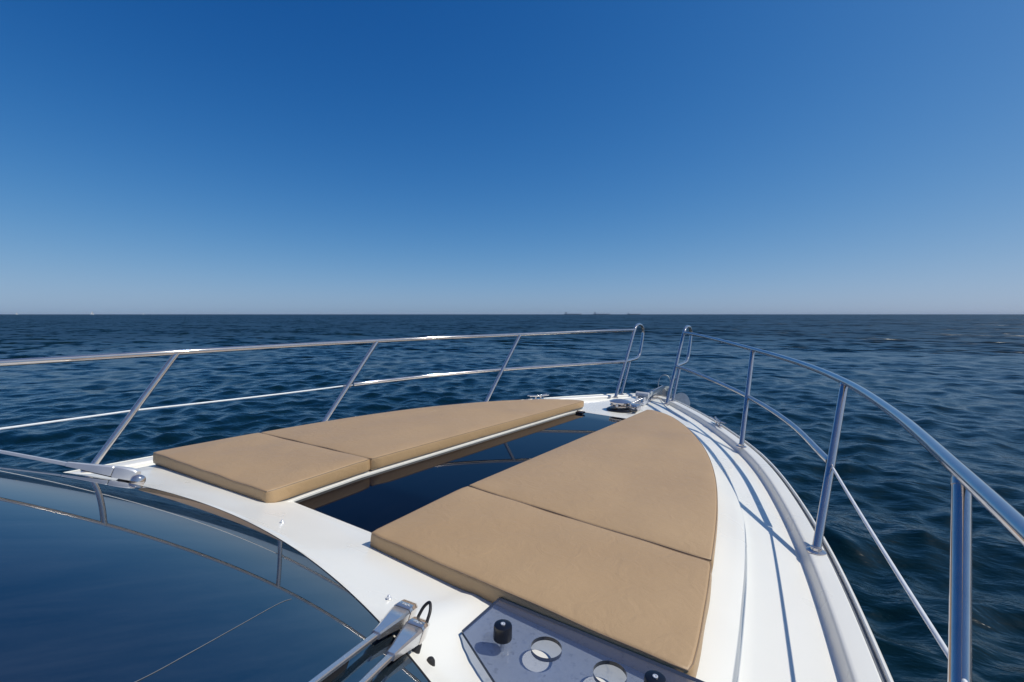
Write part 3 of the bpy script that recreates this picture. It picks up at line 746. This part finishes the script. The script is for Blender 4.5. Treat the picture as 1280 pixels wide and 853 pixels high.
def cushion(sgn, y0, y1, label, tip=False, seed=0):
    r = random.Random(seed); R = 0.014
    nu, nv = 30, (26 if not tip else 70)
    # structured top grid between the inner edge and the flared outer edge
    vs = [y0 + R + (y1 - y0 - 2 * R) * (j / nv) for j in range(nv + 1)]
    if tip: vs = [y0 + R + (y1 - y0 - 2 * R) * (1 - (1 - j / nv) ** 1.6) for j in range(nv + 1)]
    G = []
    ph = [r.uniform(0, 6.28) for _ in range(8)]
    def wr(x, y):
        return 0.0022 * math.sin(9 * x + 3 * y + ph[0]) * math.sin(5 * y - 4 * x + ph[1]) + 0.0014 * math.sin(21 * x - 9 * y + ph[2]) * math.sin(13 * y + ph[3])
    for j, y in enumerate(vs):
        row = []
        xi = (0.345 if sgn > 0 else 0.355) + R; xo = PADX(y) - R
        if tip and y1 - y < 0.10: xi += 0.0
        for i in range(nu + 1):
            u = i / nu; x = xi + (xo - xi) * u
            du = min(x - xi, xo - x) ; dv = min(y - vs[0], vs[-1] - y)
            cr = 0.009 * (1 - math.exp(-max(du, 0) / 0.09)) * (1 - math.exp(-max(dv, 0) / 0.09))
            z = padz(x, y) - 0.006 + cr + wr(x, y) * min(1, du / 0.05 + .2)
            row.append((sgn * x, y, z))
        G.append(row)
    V = [p for row in G for p in row]; F = []; W_ = nu + 1
    for j in range(nv):
        for i in range(nu):
            q = (j * W_ + i, j * W_ + i + 1, (j + 1) * W_ + i + 1, (j + 1) * W_ + i); F.append(q if sgn > 0 else q[::-1])
    loop = [i for i in range(W_)] + [j * W_ + nu for j in range(1, nv + 1)] + [nv * W_ + i for i in range(nu - 1, -1, -1)] + [j * W_ for j in range(nv - 1, 0, -1)]
    P = np.array([V[i] for i in loop]); n = len(loop)
    T = np.roll(P, -1, 0) - np.roll(P, 1, 0); T[:, 2] = 0; T /= np.linalg.norm(T, axis=1)[:, None]
    Nn = np.stack([T[:, 1], -T[:, 0], 0 * T[:, 0]], 1) * (1 if sgn > 0 else -1)
    prevr = loop
    prof = [(R * math.sin(a), -R * (1 - math.cos(a))) for a in (rad(22), rad(45), rad(68), rad(90))] + [(R + 0.002, -0.036), (R + 0.003, -0.052), (R + 0.001, -0.066), (R - 0.004, -TH + 0.016)]
    weltpts = None
    for (o_, dz) in prof:
        b = len(V); ring = []
        for k in range(n):
            bulge = 0.0015 * math.sin(k * 0.35 + ph[4]) * math.sin(k * 0.11 + ph[5]) if dz < -0.03 else 0
            V.append(tuple(P[k] + Nn[k] * (o_ + bulge) + np.array([0, 0, dz]))); ring.append(b + k)
        for k in range(n):
            q = (prevr[k], ring[k], ring[(k + 1) % n], prevr[(k + 1) % n]); F.append(q if sgn > 0 else q[::-1])
        prevr = ring
    F.append(tuple(prevr) if sgn < 0 else tuple(prevr[::-1]))
    A = np.array(V); c = np.array([A[:, 0].mean(), A[:, 1].mean(), platform(abs(A[:, 0].mean()), A[:, 1].mean())])
    o = mesh('sun_pad', A - c, F, 'tan_vinyl', None, True)
    bmm = bmesh.new(); bmm.from_mesh(o.data); bmesh.ops.recalc_face_normals(bmm, faces=list(bmm.faces)); bmm.to_mesh(o.data); bmm.free()
    on_boat(o, tuple(c))
    tag(o, label, 'cushion', 'tan sun pads on the foredeck')
    # stitched welt round the top edge and the board under the foam
    wl = [P[k] + Nn[k] * (R * 0.80) + np.array([0, 0, -R * 0.30]) - c for k in list(range(n)) + [0]]
    MB().tube(wl, 0.0024, 6, cap=False).build('welt', 'tan_welt', o)
    rings = []
    for k in list(range(n)) + [0]:
        q = P[k] - c
        z = -0.0855
        rings.append([tuple(q + Nn[k] * (R - 0.022) + np.array([0, 0, z])), tuple(q + Nn[k] * (R - 0.010) + np.array([0, 0, z])), tuple(q + Nn[k] * (R - 0.010) + np.array([0, 0, -TH + 0.0155])), tuple(q + Nn[k] * (R - 0.022) + np.array([0, 0, -TH + 0.0155]))])
    MB().loft(rings, cap=False).build('base_board', 'grey_seal', o)
    return o
cushion(1, 1.262, 1.885, 'short tan sun pad cushion beside the tinted drinks panel', seed=1)
cushion(1, 1.890, 4.90, 'long tan sun pad cushion tapering towards the anchor on the walkway side', tip=True, seed=2)
cushion(-1, 1.262, 1.885, 'short tan sun pad cushion beside the single wiper on the windscreen corner', seed=3)
cushion(-1, 1.890, 4.90, 'long tan sun pad cushion across the skylight, against the far guard rail', tip=True, seed=4)

# ------------------------------------------------------------------ vessels on the horizon
def at(px, r):
    u = (px - 640) / FOC
    return Vector((CAM.x + r * (-math.sin(YAW) + math.cos(YAW) * u), r * (math.cos(YAW) + math.sin(YAW) * u), 0))
def cargo_ship(px, r, length, label, hm, crane=False, flip=1):
    p = at(px, r); a = math.atan2(p.y, p.x - CAM.x) + math.pi / 2 + rad(12)
    s = empty('cargo_ship', p); s.rotation_euler = (0, 0, a); tag(s, label, 'ship', 'ships on the horizon')
    L = length; B = L * 0.14
    rings = []
    for t in np.linspace(-1, 1, 15):
        w = B / 2 * (1 - max(0, t - 0.6) ** 2 / 0.165) * (1 if t > -0.9 else 0.85); w = max(w, 0.6)
        top = L * (0.036 + (0.020 if t > 0.86 else 0) + (0.006 if t < -0.7 else 0))
        x = flip * t * L / 2
        rings.append([(x, -w, -3), (x, -w, top), (x, w, top), (x, w, -3)])
    MB().loft(rings).build('hull', hm, s, False)
    d = MB().box((-flip * L * 0.40, 0, L * 0.075), (L * 0.055, B * 0.8, L * 0.075), bev=0.3)
    d.box((-flip * L * 0.385, 0, L * 0.118), (L * 0.03, B * 1.0, L * 0.014))
    d.build('deckhouse', 'ship_white', s, False)
    MB().box((-flip * L * 0.445, 0, L * 0.115), (L * 0.02, B * 0.25, L * 0.04)).build('funnel', 'ship_grey', s, False)
    MB().tube([(-flip * L * 0.38, 0, L * 0.12), (-flip * L * 0.38, 0, L * 0.155)], L * 0.003, 6).build('mast', 'ship_grey', s)
    MB().tube([(flip * L * 0.44, 0, L * 0.05), (flip * L * 0.44, 0, L * 0.10)], L * 0.003, 6).build('mast', 'ship_grey', s)
    if crane:
        for x in (-0.12, 0.05, 0.22):
            MB().tube([(flip * L * x, 0, L * 0.04), (flip * L * x, 0, L * 0.17)], L * 0.0045, 6).build('crane', 'ship_white', s)
    return s
cargo_ship(716, 7200, 255, 'long low tanker on the horizon, outermost from the bow of three', 'ship_grey', flip=-1)
cargo_ship(752, 7000, 240, 'cargo ship with tall pale masts on the horizon, middle of three', 'ship_grey', crane=True, flip=-1)
cargo_ship(792, 8200, 215, 'reddish low cargo ship on the horizon, closest to the bow of three', 'ship_red', flip=-1)
def sail_boat(px, r, h, label, heel=0.0):
    p = at(px, r); s = empty('sailing_boat', p); s.rotation_euler = (0, rad(heel), YAW + 0.6); tag(s, label, 'sailboat', 'boats on the horizon')
    L = h * 0.8; rings = []
    for t in np.linspace(-1, 1, 9):
        w = L * 0.15 * (1 - max(t, 0) ** 2 * 0.97); rings.append([(t * L / 2, -w * .6, -0.5), (t * L / 2, -w, L * 0.10), (t * L / 2, w, L * 0.10), (t * L / 2, w * .6, -0.5)])
    MB().loft(rings).build('hull', 'ship_white', s, False)
    MB().tube([(L * 0.05, 0, L * 0.1), (L * 0.05, 0, h * 1.05)], h * 0.008, 8).build('mast', 'ship_grey', s)
    def sail(pts, name):
        V = []; F = []
        (a, b, c) = [np.array(q, float) for q in pts]
        n = 6
        for side in (0, 1):
            for i in range(n + 1):
                for k in range(n + 1 - i):
                    q = a + (b - a) * i / n + (c - a) * k / n; bel = math.sin(math.pi * min(1, (i + k) / n)) * h * 0.03
                    V.append((q[0], q[1] + bel + side * 0.04, q[2]))
        idx = {}; m = 0
        for i in range(n + 1):
            for k in range(n + 1 - i): idx[i, k] = m; m += 1
        for side in (0, 1):
            for i in range(n):
                for k in range(n - i):
                    F.append((idx[i, k] + side * m, idx[i + 1, k] + side * m, idx[i, k + 1] + side * m))
                    if k < n - i - 1: F.append((idx[i + 1, k] + side * m, idx[i + 1, k + 1] + side * m, idx[i, k + 1] + side * m))
        mesh(name, V, F, 'sail_white', s)
    sail([(L * 0.03, 0, L * 0.2), (-L * 0.45, 0, L * 0.2), (L * 0.03, 0, h)], 'main_sail')
    sail([(L * 0.10, 0, L * 0.16), (L * 0.48, 0, L * 0.14), (L * 0.07, 0, h * 0.85)], 'jib_sail')
sail_boat(116, 2000, 15.5, 'largest white sailing boat on the horizon beyond the far rail', 4)
sail_boat(22, 2500, 12.5, 'tiny white sailing boat far beyond the windscreen, farthest from the bow', -3)
sail_boat(180, 3000, 10.0, 'faint small sailing boat on the horizon nearest the far stanchion', 3)
sail_boat(882, 4200, 12.0, 'faint white sailing boat on the horizon off the starboard bow', 2)

# ------------------------------------------------------------------ thin sea air: far ships fade towards the sky
def build_haze():
    m, t, out = mat('sea_haze')
    v = N(t, 'ShaderNodeVolumePrincipled'); v.inputs['Color'].default_value = (0.72, 0.82, 0.95, 1); v.inputs['Density'].default_value = 0.000022
    v.inputs['Anisotropy'].default_value = 0.0
    t.links.new(v.outputs[0], out.inputs['Volume'])
    o = MB().box((0, 0, 30.0), (70000, 70000, 70.0)).build('haze', 'sea_haze', None, False)
    o['kind'] = 'stuff'; o['label'] = 'thin pale blue haze over the open sea'
build_haze()
